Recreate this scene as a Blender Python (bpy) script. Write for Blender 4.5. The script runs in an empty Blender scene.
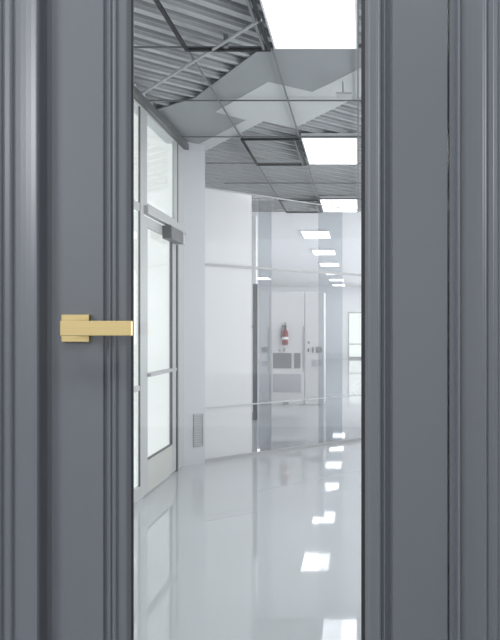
import bpy, bmesh, math
from mathutils import Vector, Matrix

# ------------------------------------------------------------------ camera, world, lights, exposure
S = bpy.context.scene
C = S.collection
F, CX, CY = 692.0, 358.0, 328.0            # focal length and principal point in photo pixels
EYE = 1.22                                 # eye height
HC = 1.63                                  # ceiling above the eye
CEIL = EYE + HC
cam_d = bpy.data.cameras.new('camera')
cam = bpy.data.objects.new('camera', cam_d)
C.objects.link(cam)
cam.location = (0, 0, EYE)
cam.rotation_euler = (math.pi / 2, 0, 0)
cam_d.sensor_width = 36
cam_d.lens = F / 640 * 36
cam_d.shift_x = -(CX - 250) / 640
cam_d.shift_y = (CY - 320) / 640
cam_d.clip_start = 0.05
S.camera = cam

S.view_settings.view_transform = 'Standard'
S.view_settings.look = 'None'
S.view_settings.gamma = 1
S.view_settings.use_curve_mapping = False
S.view_settings.exposure = 0.0

W = bpy.data.worlds.new('World')
S.world = W
W.use_nodes = True
bg = W.node_tree.nodes['Background']
bg.inputs['Color'].default_value = (0.955, 1.0, 0.985, 1)
bg.inputs['Strength'].default_value = 1.1


def area(name, loc, target, sx, sy, power, col=(1, 1, 1)):
    d = bpy.data.lights.new(name, 'AREA')
    d.shape = 'RECTANGLE'; d.size = sx; d.size_y = sy; d.energy = power; d.color = col
    o = bpy.data.objects.new(name, d)
    C.objects.link(o)
    o.location = loc
    o.rotation_euler = (Vector(target) - Vector(loc)).to_track_quat('-Z', 'Y').to_euler()
    return o


# unseen lamp for the light on the door from the upper left of the room the camera stands in
area('key_lamp_front_room', (-3.6, -1.6, 2.7), (-0.2, 1.27, 1.4), 1.0, 1.0, 95, (0.97, 0.98, 1.0))
area('overhead_fill_front_room', (-0.15, 0.1, 3.3), (-0.15, 0.75, 1.3), 2.2, 0.6, 34, (0.98, 1.0, 0.99))  # unseen overhead lamp added for the door's top-to-bottom gradient
# unseen lamps added along the right hand wall to brighten corridor and hall
area('side_fill_corridor', (1.58, 4.6, 1.5), (-1.5, 4.6, 1.4), 5.5, 1.8, 70, (0.98, 0.99, 1.0))
area('side_fill_hall', (1.58, 17.5, 1.5), (-1.5, 17.5, 1.4), 17.0, 1.8, 230, (0.98, 0.99, 1.0))

PANEL_STRENGTH = 5.5

# ------------------------------------------------------------------ materials


def new_mat(name):
    m = bpy.data.materials.new(name)
    m.use_nodes = True
    nt = m.node_tree
    return m, nt, nt.nodes['Principled BSDF']


def mat(name, col, rough=0.5, metal=0.0, spec=0.5, noise=0.0, nscale=8.0, bump=0.0, bscale=200.0, stretch=None):
    m, nt, b = new_mat(name)
    b.inputs['Base Color'].default_value = (*col, 1)
    b.inputs['Roughness'].default_value = rough
    b.inputs['Metallic'].default_value = metal
    b.inputs['Specular IOR Level'].default_value = spec
    tc = nt.nodes.new('ShaderNodeTexCoord')
    mp = nt.nodes.new('ShaderNodeMapping')
    if stretch:
        mp.inputs['Scale'].default_value = stretch
    nt.links.new(tc.outputs['Object'], mp.inputs['Vector'])
    if noise > 0:
        n = nt.nodes.new('ShaderNodeTexNoise')
        n.inputs['Scale'].default_value = nscale
        n.inputs['Detail'].default_value = 4
        r = nt.nodes.new('ShaderNodeMix'); r.data_type = 'RGBA'
        r.inputs['A'].default_value = (*[c * (1 - noise) for c in col], 1)
        r.inputs['B'].default_value = (*[min(1, c * (1 + noise)) for c in col], 1)
        nt.links.new(mp.outputs['Vector'], n.inputs['Vector'])
        nt.links.new(n.outputs['Fac'], r.inputs['Factor'])
        nt.links.new(r.outputs['Result'], b.inputs['Base Color'])
    if bump > 0:
        n2 = nt.nodes.new('ShaderNodeTexNoise')
        n2.inputs['Scale'].default_value = bscale
        bp = nt.nodes.new('ShaderNodeBump')
        bp.inputs['Strength'].default_value = bump
        bp.inputs['Distance'].default_value = 0.002
        nt.links.new(mp.outputs['Vector'], n2.inputs['Vector'])
        nt.links.new(n2.outputs['Fac'], bp.inputs['Height'])
        nt.links.new(bp.outputs['Normal'], b.inputs['Normal'])
    return m


def glass(name, tint=(1, 1, 1), milk=0.0, milk_col=(0.9, 0.9, 0.92), refl=1.0):
    """thin sheet glass: see-through, Fresnel reflection, optional milky (diffusing) share"""
    m = bpy.data.materials.new(name)
    m.use_nodes = True
    nt = m.node_tree
    nt.nodes.clear()
    out = nt.nodes.new('ShaderNodeOutputMaterial')
    tr = nt.nodes.new('ShaderNodeBsdfTransparent'); tr.inputs['Color'].default_value = (*tint, 1)
    df = nt.nodes.new('ShaderNodeBsdfDiffuse'); df.inputs['Color'].default_value = (*milk_col, 1)
    tl = nt.nodes.new('ShaderNodeBsdfTranslucent'); tl.inputs['Color'].default_value = (*milk_col, 1)
    md = nt.nodes.new('ShaderNodeMixShader'); md.inputs[0].default_value = 0.35
    nt.links.new(df.outputs[0], md.inputs[1]); nt.links.new(tl.outputs[0], md.inputs[2])
    m1 = nt.nodes.new('ShaderNodeMixShader'); m1.inputs[0].default_value = milk
    nt.links.new(tr.outputs[0], m1.inputs[1]); nt.links.new(md.outputs[0], m1.inputs[2])
    gl = nt.nodes.new('ShaderNodeBsdfGlossy'); gl.inputs['Roughness'].default_value = 0.02
    lw = nt.nodes.new('ShaderNodeLayerWeight'); lw.inputs['Blend'].default_value = 0.5
    pw = nt.nodes.new('ShaderNodeMath'); pw.operation = 'POWER'; pw.inputs[1].default_value = 5
    nt.links.new(lw.outputs['Facing'], pw.inputs[0])
    mu = nt.nodes.new('ShaderNodeMath'); mu.operation = 'MULTIPLY_ADD'
    mu.inputs[1].default_value = 0.96 * refl; mu.inputs[2].default_value = 0.04 * refl
    nt.links.new(pw.outputs[0], mu.inputs[0])
    m2 = nt.nodes.new('ShaderNodeMixShader')
    nt.links.new(mu.outputs[0], m2.inputs[0])
    nt.links.new(m1.outputs[0], m2.inputs[1]); nt.links.new(gl.outputs[0], m2.inputs[2])
    nt.links.new(m2.outputs[0], out.inputs['Surface'])
    return m


def emit(name, col, strength):
    m, nt, b = new_mat(name)
    b.inputs['Base Color'].default_value = (0.8, 0.8, 0.8, 1)
    b.inputs['Emission Color'].default_value = (*col, 1)
    b.inputs['Emission Strength'].default_value = strength
    return m


M = {
    'door': mat('grey_blue_door_paint', (0.137, 0.146, 0.164), 0.34, noise=0.03, nscale=3, bump=0.04, bscale=350),
    'gasket': mat('black_rubber', (0.02, 0.02, 0.023), 0.5),
    'brass': mat('satin_brass', (0.66, 0.51, 0.26), 0.30, metal=1.0, noise=0.10, nscale=6, stretch=(2, 30, 60)),
    'front_wall': mat('front_wall_paint', (0.62, 0.63, 0.65), 0.7, bump=0.05),
    'white_wall': mat('white_wall_paint', (0.80, 0.81, 0.83), 0.6, noise=0.015, nscale=1.5),
    'strip_wall': mat('pale_blue_grey_wall_paint', (0.52, 0.535, 0.565), 0.6, noise=0.015, nscale=1.5),
    'slat': mat('grey_ceiling_slat_metal', (0.37, 0.385, 0.405), 0.36, spec=1.0, noise=0.06, nscale=3),
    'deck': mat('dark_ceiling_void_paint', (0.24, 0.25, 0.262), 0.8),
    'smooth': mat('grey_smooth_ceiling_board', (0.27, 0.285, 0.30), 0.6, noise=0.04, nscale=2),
    'pale': mat('pale_glass_reflection', (0.52, 0.535, 0.55), 0.7),
    'hall_ceiling': mat('haze_pale_hall_ceiling', (0.72, 0.73, 0.75), 0.8),
    'grid': mat('grey_ceiling_grid_metal', (0.15, 0.16, 0.172), 0.5),
    'blackgrid': mat('near_black_frame_paint', (0.014, 0.015, 0.018), 0.6, spec=0.2),
    'lightrim': mat('white_light_rim', (0.75, 0.76, 0.78), 0.5),
    'lamp': emit('light_panel_diffuser', (1.0, 1.0, 1.0), PANEL_STRENGTH),
    'alu': mat('pale_grey_aluminium_frame', (0.44, 0.448, 0.455), 0.4, noise=0.02),
    'alu_dark': mat('dark_aluminium_and_frame_shade', (0.10, 0.105, 0.112), 0.45),
    'kick': mat('greenish_grey_kick_panel', (0.50, 0.512, 0.49), 0.5, noise=0.03),
    'closer': mat('dark_grey_closer_body', (0.09, 0.095, 0.10), 0.4),
    'closer_cap': mat('mid_grey_closer_cap', (0.42, 0.43, 0.45), 0.45),
    'vent': mat('grey_grille_paint', (0.40, 0.41, 0.43), 0.5),
    'floor_line': mat('grey_floor_line', (0.42, 0.435, 0.455), 0.15),
    'rail': mat('grey_partition_rail', (0.40, 0.405, 0.42), 0.45),
    'cab': mat('white_cabinet_paint', (0.78, 0.785, 0.80), 0.5),
    'cabglass': mat('grey_cabinet_window', (0.20, 0.21, 0.225), 0.3, noise=0.3, nscale=4),
    'cabpale': mat('pale_grey_cabinet_panel', (0.52, 0.53, 0.56), 0.5, noise=0.06, nscale=9),
    'darkdoor': mat('charcoal_door_edge', (0.05, 0.053, 0.06), 0.5),
    'red': mat('red_enamel', (0.21, 0.006, 0.02), 0.4, spec=0.3),
    'black': mat('black_plastic', (0.015, 0.015, 0.017), 0.4),
    'label': mat('white_label', (0.8, 0.78, 0.78), 0.5),
    'pane': glass('clear_door_glass', (0.985, 0.988, 0.99), refl=0.8),
    'winpane': glass('window_glass', (0.99, 1.0, 0.995), refl=0.8),
    'milky': glass('milky_partition_glass', (0.95, 0.95, 0.96), milk=0.72, milk_col=(0.86, 0.865, 0.88), refl=0.6),
    'clear': glass('hazy_partition_glass', (0.985, 0.985, 0.99), milk=0.03, milk_col=(0.88, 0.885, 0.90), refl=0.3),
    'tint': glass('grey_pillar_stand_in_glass', (0.80, 0.82, 0.84), milk=0.05, refl=0.3),
}

# polished floor
m, nt, b = new_mat('polished_grey_floor')
tc = nt.nodes.new('ShaderNodeTexCoord')
n = nt.nodes.new('ShaderNodeTexNoise'); n.inputs['Scale'].default_value = 0.9; n.inputs['Detail'].default_value = 3
mx = nt.nodes.new('ShaderNodeMix'); mx.data_type = 'RGBA'
mx.inputs['A'].default_value = (0.46, 0.48, 0.50, 1); mx.inputs['B'].default_value = (0.51, 0.53, 0.55, 1)
nt.links.new(tc.outputs['Object'], n.inputs['Vector']); nt.links.new(n.outputs['Fac'], mx.inputs['Factor'])
nt.links.new(mx.outputs['Result'], b.inputs['Base Color'])
n2 = nt.nodes.new('ShaderNodeTexNoise'); n2.inputs['Scale'].default_value = 3.0
bp = nt.nodes.new('ShaderNodeBump'); bp.inputs['Strength'].default_value = 0.0; bp.inputs['Distance'].default_value = 0.02
nt.links.new(tc.outputs['Object'], n2.inputs['Vector']); nt.links.new(n2.outputs['Fac'], bp.inputs['Height'])
nt.links.new(bp.outputs['Normal'], b.inputs['Normal'])
b.inputs['Roughness'].default_value = 0.035
b.inputs['Specular IOR Level'].default_value = 0.6
M['floor'] = m

# ------------------------------------------------------------------ helpers


def box(bm, x0, x1, y0, y1, z0, z1):
    vs = [bm.verts.new((x, y, z)) for x in (x0, x1) for y in (y0, y1) for z in (z0, z1)]
    for f in ((0, 1, 3, 2), (4, 6, 7, 5), (0, 4, 5, 1), (2, 3, 7, 6), (0, 2, 6, 4), (1, 5, 7, 3)):
        bm.faces.new([vs[i] for i in f])
    return vs


def obox(bm, o, u, v, w, u0, u1, v0, v1, w0, w1):
    """box in an oriented frame: origin o, axes u, v, w"""
    vs = [bm.verts.new(o + u * a + v * b_ + w * c) for a in (u0, u1) for b_ in (v0, v1) for c in (w0, w1)]
    for f in ((0, 1, 3, 2), (4, 6, 7, 5), (0, 4, 5, 1), (2, 3, 7, 6), (0, 2, 6, 4), (1, 5, 7, 3)):
        bm.faces.new([vs[i] for i in f])


def prism(bm, pts, z0, z1):
    a = [bm.verts.new((p[0], p[1], z0)) for p in pts]
    c = [bm.verts.new((p[0], p[1], z1)) for p in pts]
    bm.faces.new(a); bm.faces.new(c[::-1])
    k = len(pts)
    for i in range(k):
        bm.faces.new((a[i], a[(i + 1) % k], c[(i + 1) % k], c[i]))


def tube(bm, p0, p1, r, seg=12, r1=None):
    p0, p1 = Vector(p0), Vector(p1)
    r1 = r if r1 is None else r1
    q = (p1 - p0).to_track_quat('Z', 'Y')
    ra, rb = [], []
    for i in range(seg):
        a = 2 * math.pi * i / seg
        d = q @ Vector((math.cos(a), math.sin(a), 0))
        ra.append(bm.verts.new(p0 + d * r)); rb.append(bm.verts.new(p1 + d * r1))
    for i in range(seg):
        j = (i + 1) % seg
        bm.faces.new((ra[i], ra[j], rb[j], rb[i]))
    bm.faces.new(ra[::-1]); bm.faces.new(rb)


def lathe(bm, prof, o=(0, 0, 0), seg=20):
    rings = []
    for r, z in prof:
        rings.append([bm.verts.new((o[0] + r * math.cos(2 * math.pi * i / seg), o[1] + r * math.sin(2 * math.pi * i / seg), o[2] + z)) for i in range(seg)])
    for a, b_ in zip(rings, rings[1:]):
        for i in range(seg):
            j = (i + 1) % seg
            bm.faces.new((a[i], a[j], b_[j], b_[i]))
    bm.faces.new(rings[0][::-1]); bm.faces.new(rings[-1])


def obj(name, bm, material, parent=None, loc=None, bevel=0.0, smooth=False):
    bmesh.ops.recalc_face_normals(bm, faces=bm.faces)
    me = bpy.data.meshes.new(name)
    if loc is not None:
        bmesh.ops.translate(bm, verts=bm.verts, vec=-Vector(loc))
    elif parent is not None:
        bmesh.ops.translate(bm, verts=bm.verts, vec=-Vector(world_loc(parent)))
    bm.to_mesh(me); bm.free()
    me.materials.append(material)
    o = bpy.data.objects.new(name, me)
    C.objects.link(o)
    if loc is not None:
        o.location = loc
    if parent is not None:
        o.parent = parent
    if bevel:
        md = o.modifiers.new('bevel', 'BEVEL'); md.width = bevel; md.segments = 2; md.limit_method = 'ANGLE'
    if smooth:
        for p in me.polygons:
            p.use_smooth = True
    return o


def world_loc(o):
    v = Vector(o.location)
    while o.parent is not None:
        o = o.parent
        v = v + Vector(o.location)
    return v


def bbox(name, material, dims, parent=None, bevel=0.0):
    bm = bmesh.new(); box(bm, *dims)
    return obj(name, bm, material, parent, bevel=bevel)


def tag(o, label, cat=None, group=None, kind=None):
    if label: o['label'] = label
    if cat: o['category'] = cat
    if group: o['group'] = group
    if kind: o['kind'] = kind
    return o


def thing(name, label, cat, loc=(0, 0, 0), group=None, kind=None):
    o = bpy.data.objects.new(name, None)
    C.objects.link(o)
    o.location = loc
    o.empty_display_size = 0.1
    return tag(o, label, cat, group, kind)


def struct(o, label=None, cat=None):
    return tag(o, label, cat, None, 'structure')


def copy_tree(o, loc):
    c = o.copy(); C.objects.link(c); c.location = loc
    for ch in [k for k in bpy.data.objects if k.parent == o]:
        d = ch.copy(); C.objects.link(d); d.parent = c
    return c


def cpt(px, py, h=HC):
    """a point of the ceiling plane from the place it takes in the photo (survey of the ceiling layout)"""
    return ((px - CX) / (CY - py) * h, F * h / (CY - py))


# rotated building grid: slats, boards and the partition run along U, at right angles to V
U = Vector((0.755, 0.656, 0)).normalized()
V = Vector((-U.y, U.x, 0))
Zv = Vector((0, 0, 1))

# ------------------------------------------------------------------ setting
Y0 = 1.267                     # front face of the door
XL, XR = -1.545, 1.60          # corridor walls
DL, DR = -0.563, 0.169         # door opening
YEND = 27.5
yb0 = Y0 + 0.10


def hall_x(y):
    """left side wall of the hall, which widens away from the corridor"""
    return (184.5 - CX) / F * y



bm = bmesh.new()
prism(bm, [(-7, -6), (7, -6), (7, yb0), (XR + 0.3, yb0), (XR + 0.3, YEND + 0.2), (hall_x(YEND + 0.2) - 0.1, YEND + 0.2), (XL - 0.16, 6.3), (XL - 0.16, yb0), (-7, yb0)], -0.1, 0)
struct(obj('floor', bm, M['floor']), 'polished pale grey floor running down the corridor', 'floor')

bm = bmesh.new()  # two thin grey lines laid on the floor
for (a_, b_) in (((206, 521), (257, 512)), ((257, 491), (400, 463))):
    pa, pb = (Vector(((p[0] - CX) / (p[1] - CY) * EYE, F * EYE / (p[1] - CY), 0)) for p in (a_, b_))
    dd = (pb - pa).normalized()
    obox(bm, pa, dd, Vector((-dd.y, dd.x, 0)), Vector((0, 0, 1)), 0, (pb - pa).length, -0.006, 0.006, -0.002, 0.0008)
struct(obj('trim_5', bm, M['floor_line'], loc=(0, 5, 0)), 'thin grey lines on the polished floor', 'trim')

DTOP = 2.12
bm = bmesh.new()
yb = Y0 + 0.10
box(bm, -4.5, DL - 0.012, Y0, yb, 0, 3.4); box(bm, DR + 0.012, 4.5, Y0, yb, 0, 3.4)
box(bm, DL - 0.012, DR + 0.012, Y0, yb, DTOP + 0.012, 3.4)
struct(obj('wall_front', bm, M['front_wall']), 'wall holding the grey door', 'wall')


def frame_sweep(bm, x0, x1, z0, z1, prof, y, closed=True):
    """sweep a moulding profile [(outward offset, depth)] round a rectangle with mitred corners"""
    rows = []
    for o_, d in prof:
        if closed:
            path = [(x0 - o_, z0 - o_), (x0 - o_, z1 + o_), (x1 + o_, z1 + o_), (x1 + o_, z0 - o_)]
        else:
            path = [(x0 - o_, z0), (x0 - o_, z1 + o_), (x1 + o_, z1 + o_), (x1 + o_, z0)]
        rows.append([bm.verts.new((px, y + d, pz)) for px, pz in path])
    k = len(prof)
    for i in range(k - 1):
        for j in range(4 if closed else 3):
            a, b_ = rows[i], rows[i + 1]
            j2 = (j + 1) % 4
            bm.faces.new((a[j], a[j2], b_[j2], b_[j]))
    return rows


# unseen walls and ceiling added to cut the ambient light on the door
struct(bbox('wall_light_block_left', M['front_wall'], (-4.65, -4.5, -6, Y0, 0, 3.4)), 'unseen left wall added to cut ambient light on the door', 'wall')
struct(bbox('wall_light_block_right', M['front_wall'], (4.5, 4.65, -6, Y0, 0, 3.4)), 'unseen right wall added to cut ambient light on the door', 'wall')
struct(bbox('ceiling_light_block', M['front_wall'], (-4.65, 4.65, -6, Y0, 3.4, 3.5)), 'unseen ceiling added to cut ambient light on the door', 'ceiling')

# architrave (door casing) with its ridges
ARCH = [(-0.002, 0.09), (-0.002, 0.005), (0.0, 0.003), (0.0075, 0.003), (0.0085, -0.004), (0.0095, -0.0215), (0.0105, -0.0248), (0.0125, -0.0268),
        (0.0142, -0.0268), (0.0158, -0.0245), (0.0168, -0.0215), (0.026, -0.0200), (0.036, -0.0189), (0.046, -0.0182), (0.056, -0.0180), (0.0575, -0.0190),
        (0.059, -0.022), (0.0615, -0.0238), (0.064, -0.022), (0.0655, -0.0195), (0.075, -0.0190), (0.0765, -0.0200),
        (0.078, -0.0232), (0.0795, -0.0245), (0.082, -0.0245), (0.084, -0.0225), (0.118, -0.0222), (0.122, -0.019), (0.122, 0.0)]
bm = bmesh.new()
frame_sweep(bm, DL, DR, 0.0, DTOP, ARCH, Y0, closed=False)
tag(obj('trim_1', bm, M['door'], loc=(DL, Y0, 0)), 'ridged grey architrave framing the grey door', 'door frame', None, 'structure')

# ------------------------------------------------------------------ the grey glazed door
OX0, OX1, OZ0, OZ1 = -0.4165, 0.0129, 0.20, 1.99       # glass opening
door = thing('door_1', 'tall grey door with long glass pane and brass handle', 'door', ((DL + DR) / 2, Y0, 0), kind='structure')
BW = 0.0506
TH = 0.045
bbox('stile', M['door'], (DL + 0.0012, OX0 - BW, Y0, Y0 + TH, 0.006, DTOP - 0.004), door, 0.0008)
bbox('stile', M['door'], (OX1 + BW, DR - 0.0050, Y0, Y0 + TH, 0.006, DTOP - 0.004), door, 0.0008)
bbox('top_rail', M['door'], (OX0 - BW, OX1 + BW, Y0, Y0 + TH, OZ1 + BW, DTOP - 0.004), door, 0.0008)
bbox('bottom_rail', M['door'], (OX0 - BW, OX1 + BW, Y0, Y0 + TH, 0.006, OZ0 - BW), door, 0.0008)
BEAD = [(0.0500, 0.040), (0.006, 0.013), (0.0, 0.010), (0.0, 0.004), (0.003, 0.0), (0.006, -0.003), (0.009, -0.004), (0.020, -0.0045), (0.022, -0.006),
        (0.0235, -0.009), (0.026, -0.010), (0.0285, -0.009), (0.030, -0.0042), (0.032, -0.0025), (0.0335, -0.0025), (0.035, -0.0052), (0.037, -0.0052), (0.039, 0.0005),
        (0.0455, 0.005), (0.0475, 0.004), (0.0498, -0.0005), (0.0508, 0.0), (0.0508, 0.003)]
bm = bmesh.new()
frame_sweep(bm, OX0, OX1, OZ0, OZ1, BEAD, Y0)
obj('glazing_moulding', bm, M['door'], door)
bm = bmesh.new()
frame_sweep(bm, OX0 + 0.003, OX1 - 0.007, OZ0 + 0.007, OZ1 - 0.007, [(0.0, 0.0095), (0.0, 0.0055), (0.0015, 0.004), (0.0072, 0.004)], Y0)
obj('glazing_seal', bm, M['gasket'], door)
bbox('glass_pane', M['pane'], (OX0 + 0.001, OX1 - 0.001, Y0 + 0.0075, Y0 + 0.0085, OZ0 + 0.001, OZ1 - 0.001), door)
# the pane is one thin sheet: keep a single surface so that it reflects once
# handle
hx = -0.5145
hz = EYE - 0.0005
hd = bbox('handle_plate', M['brass'], (hx - 0.0255, hx + 0.0255, Y0 - 0.009, Y0, hz - 0.025, hz + 0.025), door, 0.0012)
hd['label'] = 'square satin brass handle plate'
bm = bmesh.new()
tube(bm, (hx, Y0 - 0.009, hz), (hx, Y0 - 0.012, hz), 0.0125, 28, 0.0115)
tube(bm, (hx, Y0 - 0.012, hz), (hx, Y0 - 0.043, hz), 0.0095, 28)
obj('handle_neck', bm, M['brass'], hd, smooth=False)
lv = bbox('lever', M['brass'], (-0.5235, -0.3985, Y0 - 0.052, Y0 - 0.042, hz - 0.0133, hz + 0.0133), hd, 0.0012)
lv['label'] = 'flat rectangular satin brass lever'

# ------------------------------------------------------------------ corridor walls
# left wall: blank stretch by the door, then the glazed wall, then the return
bm = bmesh.new()
box(bm, XL - 0.15, XL, yb, 2.40, 0, 3.2)
box(bm, XL - 0.15, XL, 2.40, 6.12, 2.85, 3.2)
struct(obj('wall_left', bm, M['white_wall']), 'corridor wall on the left, over and before the glazed wall', 'wall')
bm = bmesh.new()
box(bm, XR, XR + 0.15, yb, YEND, 0, 0.5); box(bm, XR, XR + 0.15, yb, YEND, 2.5, 3.2)
yy = yb
while yy < YEND:
    box(bm, XR, XR + 0.15, yy, min(yy + 0.8, YEND), 0.5, 2.5)  # gaps between these piers are added out of view to let light in
    yy += 2.6
struct(obj('wall_right', bm, M['white_wall']), 'corridor wall on the right with unseen openings added for light', 'wall')

XF0, XF1 = XL - 0.012, XL + 0.004


def wmember(bm, y0, y1, z0, z1, x0=XF0, x1=XF1):
    box(bm, x0, x1, y0, y1, z0, z1)


TB0, TB1 = 2.045, 2.105        # transom bar
# sidelights nearer the camera, unseen ones added for more daylight
w1 = thing('window_1', 'narrow full height side window beside the glazed door, with unseen sidelights added', 'window', (XL, 4.2, 0), kind='structure')
bm = bmesh.new()
for y in (2.40, 3.20, 4.00):
    wmember(bm, y, y + 0.06, 0.0, 2.85)
wmember(bm, 4.90, 4.985, 0.0, 2.85)
wmember(bm, 2.46, 4.90, 2.785, 2.85); wmember(bm, 2.46, 4.90, 0.0, 0.10)
wmember(bm, 2.46, 4.90, TB0, TB1); wmember(bm, 2.46, 4.90, 0.775, 0.815)
obj('window_frame', bm, M['alu'], w1, bevel=0.003)
bbox('window_pane', M['winpane'], (XL - 0.008, XL - 0.006, 2.41, 4.95, 0.02, 2.84), w1)
bm = bmesh.new()
box(bm, XL - 0.006, XL + 0.005, 4.886, 4.899, 0.10, 2.785)
obj('dark_glazing_edge_or_shade', bm, M['alu_dark'], w1)  # dark strip colours in the shadow side of the mullion

# transom window over the side door
w2 = thing('window_2', 'transom window above the glazed side door', 'window', (XL, 5.5, TB1), kind='structure')
bm = bmesh.new()
wmember(bm, 4.985, 5.06, TB1, 2.85); wmember(bm, 5.80, 5.90, TB1, 2.85)
wmember(bm, 5.06, 5.80, 2.785, 2.85); wmember(bm, 5.06, 5.80, TB1, 2.135)
wmember(bm, 5.93, 6.12, 0.0, 2.85)
obj('window_frame', bm, M['alu'], w2, bevel=0.003)
bbox('window_pane', M['winpane'], (XL - 0.008, XL - 0.006, 5.05, 5.82, TB1 + 0.01, 2.80), w2)
bm = bmesh.new()
box(bm, XL - 0.02, XL + 0.006, 5.900, 5.93, 0.0, 2.85)
obj('frame_groove', bm, M['alu_dark'], w2)
bm = bmesh.new()
wmember(bm, 4.985, 6.12, TB0, TB1, XF0, XL + 0.035)
obj('transom_bar', bm, M['alu'], w2, bevel=0.004)
# dark header where the glazed wall meets the ceiling
bm = bmesh.new()
box(bm, XL - 0.01, XL + 0.045, 2.40, 6.14, 2.800, 2.848)
struct(obj('trim_2', bm, M['alu_dark'], loc=(XL, 4.2, 2.8)), 'dark grey header strip over the glazed wall', 'trim')

# glazed side door
d2 = thing('door_2', 'aluminium framed glass side door in the left wall', 'door', (XL, 5.43, 0), kind='structure')
X0, X1 = XL - 0.026, XL
bm = bmesh.new()
box(bm, X0, X1, 4.995, 5.085, 0.012, TB0 - 0.01); box(bm, X0, X1, 5.76, 5.88, 0.012, TB0 - 0.01)
box(bm, X0, X1, 5.085, 5.76, 1.96, TB0 - 0.01)
obj('door_frame', bm, M['alu'], d2, bevel=0.003)
kp = bbox('kick_panel', M['kick'], (X0, X1, 5.085, 5.76, 0.012, 0.25), d2, 0.003)
kp['label'] = 'greenish grey bottom panel'
bbox('door_pane', M['winpane'], (XL - 0.012, XL - 0.010, 5.08, 5.77, 0.24, 1.97), d2)
bm = bmesh.new(); box(bm, X0, XL + 0.028, 5.07, 5.80, 0.862, 0.886)
obj('push_bar', bm, M['rail'], d2, bevel=0.003)
bm = bmesh.new()
box(bm, XL - 0.012, XL + 0.003, 5.738, 5.758, 0.25, 1.96); box(bm, XL - 0.012, XL + 0.003, 5.085, 5.758, 0.25, 0.262)
obj('dark_glazing_edge_or_shade', bm, M['alu_dark'], d2)
bm = bmesh.new(); box(bm, XL - 0.05, XL + 0.01, 5.884, 5.898, 0.0, TB0)
obj('door_gap_seal', bm, M['alu_dark'], d2)
cl = bbox('closer_body', M['closer'], (XL, XL + 0.075, 5.46, 5.80, 1.925, 2.03), d2, 0.006)
cl['label'] = 'dark grey closer box at the top of the door'
bbox('closer_cap', M['closer_cap'], (XL + 0.004, XL + 0.082, 5.80, 5.86, 1.925, 2.015), cl, 0.004)
bm = bmesh.new(); tube(bm, (XL + 0.05, 5.5, 2.035), (XL + 0.06, 5.84, 2.038), 0.009)
obj('closer_arm', bm, M['closer_cap'], cl)

# short wall return at the end of the glazed wall, turned along the rotated building grid
P0 = Vector((XL, 6.12, 0))


def along(px):
    """distance along the partition line at which it is met by the photo column px"""
    k = (px - CX) / F
    return (k * P0.y - P0.x) / (U.x - k * U.y)


t205 = along(205)
bm = bmesh.new()
obox(bm, P0, U, V, Zv, 0.0, t205, 0.0, 0.14, 0, CEIL + 0.3)
struct(obj('wall_return', bm, M['strip_wall'], loc=tuple(P0)), 'short blue-grey wall past the glazed side door', 'wall')

# vent grille low on the return wall
ta, tb = along(193.5), along(203)
g = thing('vent_grille', 'small grey louvred grille low on the blue-grey wall', 'vent', tuple(P0 + U * ((ta + tb) / 2) + Zv * 0.16))
gz0, gz1 = 0.155, 0.45
bm = bmesh.new()
obox(bm, P0, U, V, Zv, ta, tb, -0.010, 0, gz0, gz0 + 0.012); obox(bm, P0, U, V, Zv, ta, tb, -0.010, 0, gz1 - 0.012, gz1)
obox(bm, P0, U, V, Zv, ta, ta + 0.010, -0.010, 0, gz0 + 0.012, gz1 - 0.012); obox(bm, P0, U, V, Zv, tb - 0.010, tb, -0.010, 0, gz0 + 0.012, gz1 - 0.012)
obj('grille_frame', bm, M['vent'], g)
bm = bmesh.new()
for i in range(13):
    z = gz0 + 0.014 + i * 0.0208
    obox(bm, P0, U, V, Zv, ta + 0.010, tb - 0.010, -0.008, -0.001, z, z + 0.013)
obj('louvres', bm, M['vent'], g)

# hall beyond the partition
bm = bmesh.new()
prism(bm, [(hall_x(6.26), 6.26), (hall_x(YEND), YEND), (hall_x(YEND) + 0.02, YEND), (hall_x(6.26) + 0.02, 6.26)], 0, 3.2)
struct(obj('wall_hall', bm, M['white_wall']), 'white side wall of the hall beyond the partition', 'wall')
HWX = -1.49
bm = bmesh.new(); box(bm, hall_x(10.1) + 0.02, HWX, 10.1, 10.25, 0, 3.2)
struct(obj('wall_cross', bm, M['white_wall']), 'white cross wall behind the milky partition glass', 'wall')
bm = bmesh.new()
EX0, EX1, EZ = -0.40, 0.55, 1.86
box(bm, hall_x(YEND), EX0, YEND, YEND + 0.15, 0, 3.2); box(bm, EX1, XR + 0.15, YEND, YEND + 0.15, 0, 3.2)
box(bm, EX0, EX1, YEND, YEND + 0.15, EZ, 3.2)
struct(obj('wall_back', bm, M['white_wall']), 'white end wall of the hall', 'wall')
d3 = thing('door_3', 'bright glazed door in the far end wall', 'door', ((EX0 + EX1) / 2, YEND, 0), kind='structure')
bm = bmesh.new()
box(bm, EX0, EX0 + 0.05, YEND - 0.02, YEND + 0.06, 0, EZ); box(bm, EX1 - 0.05, EX1, YEND - 0.02, YEND + 0.06, 0, EZ)
box(bm, EX0 + 0.05, EX1 - 0.05, YEND - 0.02, YEND + 0.06, EZ - 0.05, EZ); box(bm, EX0 + 0.05, EX1 - 0.05, YEND - 0.02, YEND + 0.06, 0, 0.08)
box(bm, EX0 + 0.05, EX1 - 0.05, YEND - 0.02, YEND + 0.06, 0.56, 0.60)
obj('door_frame', bm, M['alu'], d3)
bbox('door_pane', M['winpane'], (EX0 + 0.04, EX1 - 0.04, YEND + 0.02, YEND + 0.022, 0.06, EZ - 0.04), d3)

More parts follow.
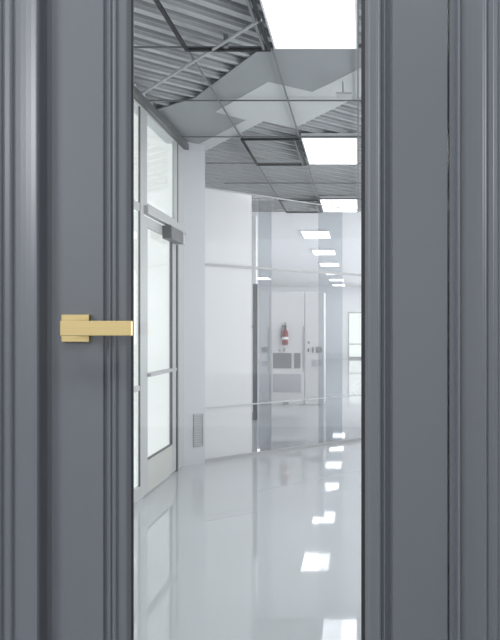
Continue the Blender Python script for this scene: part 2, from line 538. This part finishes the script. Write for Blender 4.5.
# charcoal door standing open at the end of the cross wall
dirv = Vector((HWX + 0.02, 10.0, 0)).normalized()
d4 = thing('door_4', 'charcoal door standing open edge-on at the end of the white cross wall', 'door', (-1.47, 9.30, 0), kind='structure')
perp = Vector((dirv.y, -dirv.x, 0))
bm = bmesh.new()
obox(bm, Vector((-1.462, 9.85, 0)), dirv, perp, Zv, -0.75, 0.0, -0.030, 0.030, 0.01, 1.80)
obj('door_leaf', bm, M['darkdoor'], d4, bevel=0.003)
bm = bmesh.new()
q = Vector((-1.462, 9.85, 1.24)) - dirv * 0.68
obox(bm, q, dirv, perp, Zv, -0.012, 0.012, -0.085, -0.030, -0.01, 0.01)
obox(bm, q, dirv, perp, Zv, -0.012, 0.012, -0.100, -0.080, -0.06, 0.05)
obj('door_handle', bm, M['black'], d4)

# ------------------------------------------------------------------ ceilings
YC = 9.75                       # the slatted ceiling ends here; beyond, haze is put into a pale ceiling
bm = bmesh.new()
prism(bm, [(XL - 0.15, yb), (XR + 0.15, yb), (XR + 0.15, YC), (hall_x(YC), YC), (XL - 0.15, 6.3)], 3.05, 3.2)
struct(obj('ceiling', bm, M['deck']), 'dark ceiling void above the slats', 'ceiling')
bm = bmesh.new()
prism(bm, [(hall_x(YC), YC), (XR + 0.15, YC), (XR + 0.15, YEND + 0.15), (hall_x(YEND), YEND + 0.15)], CEIL + 0.012, 3.2)
struct(obj('ceiling_hall', bm, M['hall_ceiling']), 'ceiling of the hall beyond, paled by painted haze', 'ceiling')


def clip_poly(poly, keep):
    """Sutherland-Hodgman against half-planes (a, b, c): a*x+b*y+c >= 0"""
    for a, b_, c in keep:
        outp = []
        for i in range(len(poly)):
            p, q_ = poly[i], poly[(i + 1) % len(poly)]
            dp, dq = a * p[0] + b_ * p[1] + c, a * q_[0] + b_ * q_[1] + c
            if dp >= 0: outp.append(p)
            if dp * dq < 0:
                t = dp / (dp - dq)
                outp.append((p[0] + t * (q_[0] - p[0]), p[1] + t * (q_[1] - p[1])))
        poly = outp
        if len(poly) < 3: return []
    return poly


# slats of the ceiling: real bars below the dark void, along U
bm = bmesh.new()
room_near = [(1, 0, -XL), (-1, 0, XR), (0, 1, -(yb + 0.01)), (0, -1, 6.29)]
hk = (184.5 - CX) / F
room_far = [(1, -hk, -0.02), (-1, 0, XR), (0, 1, -6.29), (0, -1, YC)]
k = -60
PITCH = 0.150
for k in range(-70, 110):
    c0 = Vector((0, 0, 0)) + V * (k * PITCH)
    a, b_ = c0 - U * 15, c0 + U * 15
    for w0, w1, z0, z1 in ((0.0, 0.105, CEIL + 0.05, CEIL + 0.075), (0.012, 0.040, CEIL + 0.030, CEIL + 0.052)):
        poly = [tuple((a + V * w0)[:2]), tuple((b_ + V * w0)[:2]), tuple((b_ + V * w1)[:2]), tuple((a + V * w1)[:2])]
        for room in (room_near, room_far):
            pc_ = clip_poly(poly, room)
            if len(pc_) >= 3:
                prism(bm, pc_, z0, z1)
struct(obj('ceiling_slats', bm, M['slat']), 'diagonal grey metal slats of the corridor ceiling', 'ceiling')

# smooth board, then a sheet holding the pale reflection of the door glass
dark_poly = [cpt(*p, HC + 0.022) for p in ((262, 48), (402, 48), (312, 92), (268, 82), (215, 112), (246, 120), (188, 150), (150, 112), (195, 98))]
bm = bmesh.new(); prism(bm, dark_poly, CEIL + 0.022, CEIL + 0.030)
struct(obj('ceiling_sheet', bm, M['smooth']), 'smooth dark grey ceiling board beside the slats', 'ceiling')
reflection_poly = [cpt(*p, HC + 0.020) for p in ((188, 150), (246, 120), (215, 112), (268, 82), (312, 92), (402, 48), (480, 48), (345, 103), (295, 128), (264, 121), (188, 160))]
bm = bmesh.new(); prism(bm, reflection_poly, CEIL + 0.020, CEIL + 0.029)
struct(obj('ceiling_sheet', bm, M['pale']), 'pale diamond reflection with two arms, built as a ceiling sheet', 'ceiling')

# T-bar grid
MOD = 0.94
bm = bmesh.new()
YG = 4.01
for i in range(-2, 7):
    y = YG + i * MOD
    box(bm, XL + 0.046, XR, y - 0.004, y + 0.004, CEIL - 0.008, CEIL + 0.002)
struct(obj('trim_3', bm, M['grid']), 'thin grey ceiling grid bars across the corridor', 'trim')
bm = bmesh.new()
for x in (0.0, 0.50):
    box(bm, x - 0.005, x + 0.005, yb, YC, CEIL - 0.011, CEIL + 0.001)
box(bm, -1.0, -0.990, 4.03, 8.65, CEIL - 0.011, CEIL + 0.001)
box(bm, -0.505, -0.495, 4.03, 5.85, CEIL - 0.011, CEIL + 0.001); box(bm, -0.505, -0.495, 6.86, 8.65, CEIL - 0.011, CEIL + 0.001)
struct(obj('trim_4', bm, M['grid']), 'thin grey ceiling grid bars along the corridor', 'trim')


# ------------------------------------------------------------------ ceiling lights
def make_light(name, label, x, y, z=CEIL, w=0.48, l=0.93, group='square light panels along the corridor ceiling'):
    t = thing(name, label, 'ceiling light', (x, y, z), group)
    bm = bmesh.new()
    r = 0.012
    box(bm, x - w / 2, x + w / 2, y - l / 2, y - l / 2 + r, z - 0.016, z + 0.02); box(bm, x - w / 2, x + w / 2, y + l / 2 - r, y + l / 2, z - 0.016, z + 0.02)
    box(bm, x - w / 2, x - w / 2 + r, y - l / 2 + r, y + l / 2 - r, z - 0.016, z + 0.02); box(bm, x + w / 2 - r, x + w / 2, y - l / 2 + r, y + l / 2 - r, z - 0.016, z + 0.02)
    obj('light_frame', bm, M['lightrim'], t)
    bm = bmesh.new(); box(bm, x - w / 2 + r, x + w / 2 - r, y - l / 2 + r, y + l / 2 - r, z - 0.010, z + 0.015)
    obj('diffuser', bm, M['lamp'], t)
    bbox('housing', M['lightrim'], (x - w / 2, x + w / 2, y - l / 2, y + l / 2, z + 0.020, z + 0.029), t)
    return t


LY = YG - MOD / 2
ORD = ['largest bright light panel in the ceiling, cut by the top of the picture', 'second light panel from the door, between slats and pale diamond reflection', 'third light panel from the door, above the glass partition']
proto = make_light('ceiling_light', ORD[0], -0.245, LY)
for i in (1, 2):
    c = copy_tree(proto, (-0.245, LY + 3 * MOD * i, CEIL)); c['label'] = ORD[i]
ORD2 = ['nearest light panel of the receding row behind the partition glass', 'second light panel of the receding row behind the partition glass',
        'third light panel of the receding row behind the partition glass', 'fourth light panel of the receding row behind the partition glass',
        'fifth light panel of the receding row, second from the far end', 'farthest and smallest light panel of the receding row']
for i in range(6):
    c = copy_tree(proto, (-0.725, LY + 3 * MOD * (i + 3), CEIL - 0.004)); c['label'] = ORD2[i]; c['group'] = 'light panels receding behind the partition glass'
c = copy_tree(proto, (-3.12, 22.6, CEIL - 0.004)); c['label'] = 'lone small light panel left of the others, over the charcoal door edge'
del c['group']
# rows added out of view to light the corridor and hall
for i in range(9):
    c = copy_tree(proto, (0.86, LY + 3 * MOD * i, CEIL - 0.004 if i > 2 else CEIL)); c['label'] = 'unseen light panel added on the right for fill'; c['group'] = 'unseen right hand row of added light panels'
for i in range(6):
    c = copy_tree(proto, (-0.2 * (12.5 + 2.82 * i), 12.5 + 2.82 * i, CEIL - 0.004)); c['label'] = 'unseen light panel added over the left of the hall for fill'; c['group'] = 'unseen light panels added over the left of the hall'


# dark square frames beside the lights
def make_frame(label, y):
    t = thing('ceiling_frame', label, 'ceiling frame', (-0.75, y, CEIL), 'dark square ceiling frames')
    x0, x1, y0_, y1_ = -1.0, -0.505, y - MOD / 2, y + MOD / 2
    r = 0.019
    bm = bmesh.new()
    box(bm, x0, x1, y1_ - r, y1_, CEIL - 0.030, CEIL - 0.0125); box(bm, x0, x1, y0_, y0_ + r, CEIL - 0.030, CEIL - 0.0125)
    box(bm, x0, x0 + r, y0_ + r, y1_ - r, CEIL - 0.030, CEIL - 0.0125); box(bm, x1 - r, x1, y0_ + r, y1_ - r, CEIL - 0.030, CEIL - 0.0125)
    obj('frame_bars', bm, M['blackgrid'], t)
    bm = bmesh.new()
    box(bm, x1 - 0.045, x1 - 0.030, y0_ + r, y1_ - r, CEIL - 0.028, CEIL - 0.0125)
    obj('hinge_bar', bm, M['grid'], t)
    return t


for i, lab in enumerate(('largest dark square frame in the slats, left of the biggest light panel', 'dark square frame left of the second light panel', 'faint dark frame left of the third light panel')):
    make_frame(lab, LY + 3 * MOD * i)

# thin pale conduit running diagonally under the slats, with a bracket
pa, pb = cpt(143, 93, HC - 0.02), cpt(261, 19, HC - 0.02)
cd = thing('ceiling_conduit', 'thin pale conduit running diagonally under the ceiling slats', 'pipe', (pa[0], pa[1], CEIL - 0.02))
bm = bmesh.new(); tube(bm, (pa[0], pa[1], CEIL - 0.022), (pb[0], pb[1], CEIL - 0.022), 0.0085)
obj('pipe', bm, M['vent'], cd)
pc = cpt(226, 44, HC - 0.02)
bm = bmesh.new(); box(bm, pc[0] - 0.012, pc[0] + 0.012, pc[1] - 0.012, pc[1] + 0.012, CEIL - 0.040, CEIL + 0.032)
obj('bracket', bm, M['grid'], cd)

# small hanger near the right edge
ph = cpt(343, 82)
hg = thing('ceiling_hanger', 'small grey rod with plate hanging from the ceiling near the right edge of the glass', 'hanger', (ph[0], ph[1], CEIL - 0.1))
bm = bmesh.new(); tube(bm, (ph[0], ph[1], CEIL + 0.002), (ph[0], ph[1], CEIL - 0.085), 0.006)
obj('rod', bm, M['vent'], hg)
bm = bmesh.new(); box(bm, ph[0] - 0.045, ph[0] + 0.06, ph[1] - 0.05, ph[1] + 0.05, CEIL - 0.095, CEIL - 0.085)
obj('plate', bm, M['vent'], hg)

# ------------------------------------------------------------------ glass partition
TEND = (XR - P0.x) / U.x
t258, t262, t275, t322, t346, t362 = (along(p) for p in (253, 262, 275, 322, 346, 366))
pt = thing('glass_partition', 'tall glass partition crossing the corridor at a slant, with thin grey rails', 'partition', tuple(P0 + U * 1.8))
PH = 2.49
bm = bmesh.new(); obox(bm, P0, U, V, Zv, t205 + 0.002, t258, 0.024, 0.026, 0.03, PH)
a = obj('glass_panel', bm, M['milky'], pt); a['label'] = 'milky white glass panel at the left end of the partition'
for ta_, tb_ in ((t258 + 0.004, t362), (t362 + 0.004, TEND - 0.01)):
    bm = bmesh.new(); obox(bm, P0, U, V, Zv, ta_, tb_, 0.024, 0.026, 0.03, PH)
    obj('glass_panel', bm, M['clear'], pt)
for ta_, tb_, z1 in ((t262, t275, PH), (t322, t346, PH)):  # tinted sheets stand in for pillar bands showing in the glass
    bm = bmesh.new(); obox(bm, P0, U, V, Zv, ta_, tb_, 0.060, 0.062, 0.012, z1)
    a = obj('pillar_band_stand_in', bm, M['tint'], pt); a['label'] = 'vertical grey tinted glass strip'  # tinted sheet standing in for a pillar band
for z0, z1, nm in ((1.785, 1.808, 'transom_rail'), (0.0, 0.028, 'bottom_rail'), (0.490, 0.498, 'lower_rail'), (PH, PH + 0.008, 'top_rail')):
    bm = bmesh.new(); obox(bm, P0, U, V, Zv, t205 + 0.002, TEND - 0.01, 0.010, 0.040, z0, z1)
    obj(nm, bm, M['cabpale' if nm == 'lower_rail' else 'rail'], pt)

# ------------------------------------------------------------------ white cabinets in the hall and the extinguisher
YK = 11.0


def kx(px): return (px - CX) * YK / F
def kz(py): return EYE - (py - CY) * YK / F


def cabinet(label, p0, p1, wins, gap):
    x0, x1 = kx(p0), kx(p1)
    t = thing('equipment_cabinet', label, 'cabinet', ((x0 + x1) / 2, YK + 0.3, 0), 'white cabinets in the hall')
    bm = bmesh.new(); box(bm, x0, x1, YK, YK + 0.6, 0.0, 1.79)
    obj('body', bm, M['cab'], t, bevel=0.006)
    for a0, a1, b0, b1, mm, nm in wins:
        bm = bmesh.new(); box(bm, kx(a0), kx(a1), YK - 0.012, YK, kz(b1), kz(b0))
        obj(nm, bm, M[mm], t)
    if gap:
        bm = bmesh.new(); box(bm, kx(gap) - 0.012, kx(gap) + 0.012, YK - 0.012, YK, kz(372), kz(326))
        obj('pull_bar', bm, M['vent'], t, bevel=0.002)
    return t


cabinet('narrow white cabinet right of the charcoal door edge', 260.2, 269.5, ((261.5, 267.5, 347, 352.5, 'cabglass', 'window_panel'), (261.5, 267.5, 361, 366, 'cabpale', 'window_panel')), 268.4)
cabinet('white cabinet with grey windows under the red fire extinguisher', 270, 304.5, ((273.2, 291.5, 353, 368.3, 'cabglass', 'window_panel'), (294.2, 300.5, 353, 368.3, 'cabglass', 'window_panel'), (273, 301, 374, 392, 'cabpale', 'lower_panel'),
        (283, 288.5, 402, 404.8, 'vent', 'floor_socket'), (278.8, 280.4, 349, 351.5, 'vent', 'knob'), (283.2, 285.4, 348, 351.5, 'vent', 'knob'), (284.4, 286.8, 323, 343, 'cab', 'mounting_plate')), 303.5)
cabinet('white cabinet with small dark windows farthest right in the hall', 305, 324, ((312, 313.6, 347, 352.8, 'cabglass', 'window_panel'), (315.8, 322, 347, 352.8, 'cabglass', 'window_panel'), (312, 322, 360, 366, 'cabpale', 'window_panel'),
        (308, 309.4, 341.5, 343.5, 'black', 'knob'), (307.8, 309, 348.5, 352, 'black', 'knob')), None)

ex, ez = kx(285.6), kz(345.0)
fe = thing('fire_extinguisher', 'red fire extinguisher hung on the middle white cabinet', 'fire extinguisher', (ex, YK - 0.078, ez))
bm = bmesh.new()
lathe(bm, [(0.030, 0.0), (0.046, 0.008), (0.050, 0.02), (0.050, 0.205), (0.044, 0.225), (0.028, 0.243), (0.016, 0.25), (0.015, 0.262)], (ex, YK - 0.078, ez))
body = obj('cylinder', bm, M['red'], fe, smooth=True)
bm = bmesh.new(); lathe(bm, [(0.0503, 0.09), (0.0508, 0.092), (0.0508, 0.128), (0.0503, 0.13)], (ex, YK - 0.078, ez))
obj('label_band', bm, M['label'], fe)
bm = bmesh.new()
tube(bm, (ex, YK - 0.078, ez + 0.262), (ex, YK - 0.078, ez + 0.285), 0.02)
box(bm, ex - 0.055, ex + 0.03, YK - 0.090, YK - 0.066, ez + 0.282, ez + 0.294)
box(bm, ex - 0.050, ex + 0.02, YK - 0.088, YK - 0.068, ez + 0.300, ez + 0.312); box(bm, ex - 0.005, ex + 0.02, YK - 0.0788, YK - 0.052, ez + 0.292, ez + 0.302)
obj('valve_handle', bm, M['black'], fe)
bm = bmesh.new()
pts = [(ex - 0.02, ez + 0.27), (ex - 0.050, ez + 0.255), (ex - 0.062, ez + 0.20), (ex - 0.060, ez + 0.10)]
for p_, q_ in zip(pts, pts[1:]):
    tube(bm, (p_[0], YK - 0.078, p_[1]), (q_[0], YK - 0.078, q_[1]), 0.007)
obj('hose', bm, M['black'], fe)
bm = bmesh.new(); box(bm, ex - 0.015, ex + 0.015, YK - 0.030, YK - 0.0125, ez + 0.05, ez + 0.36)
obj('wall_bracket', bm, M['vent'], fe)
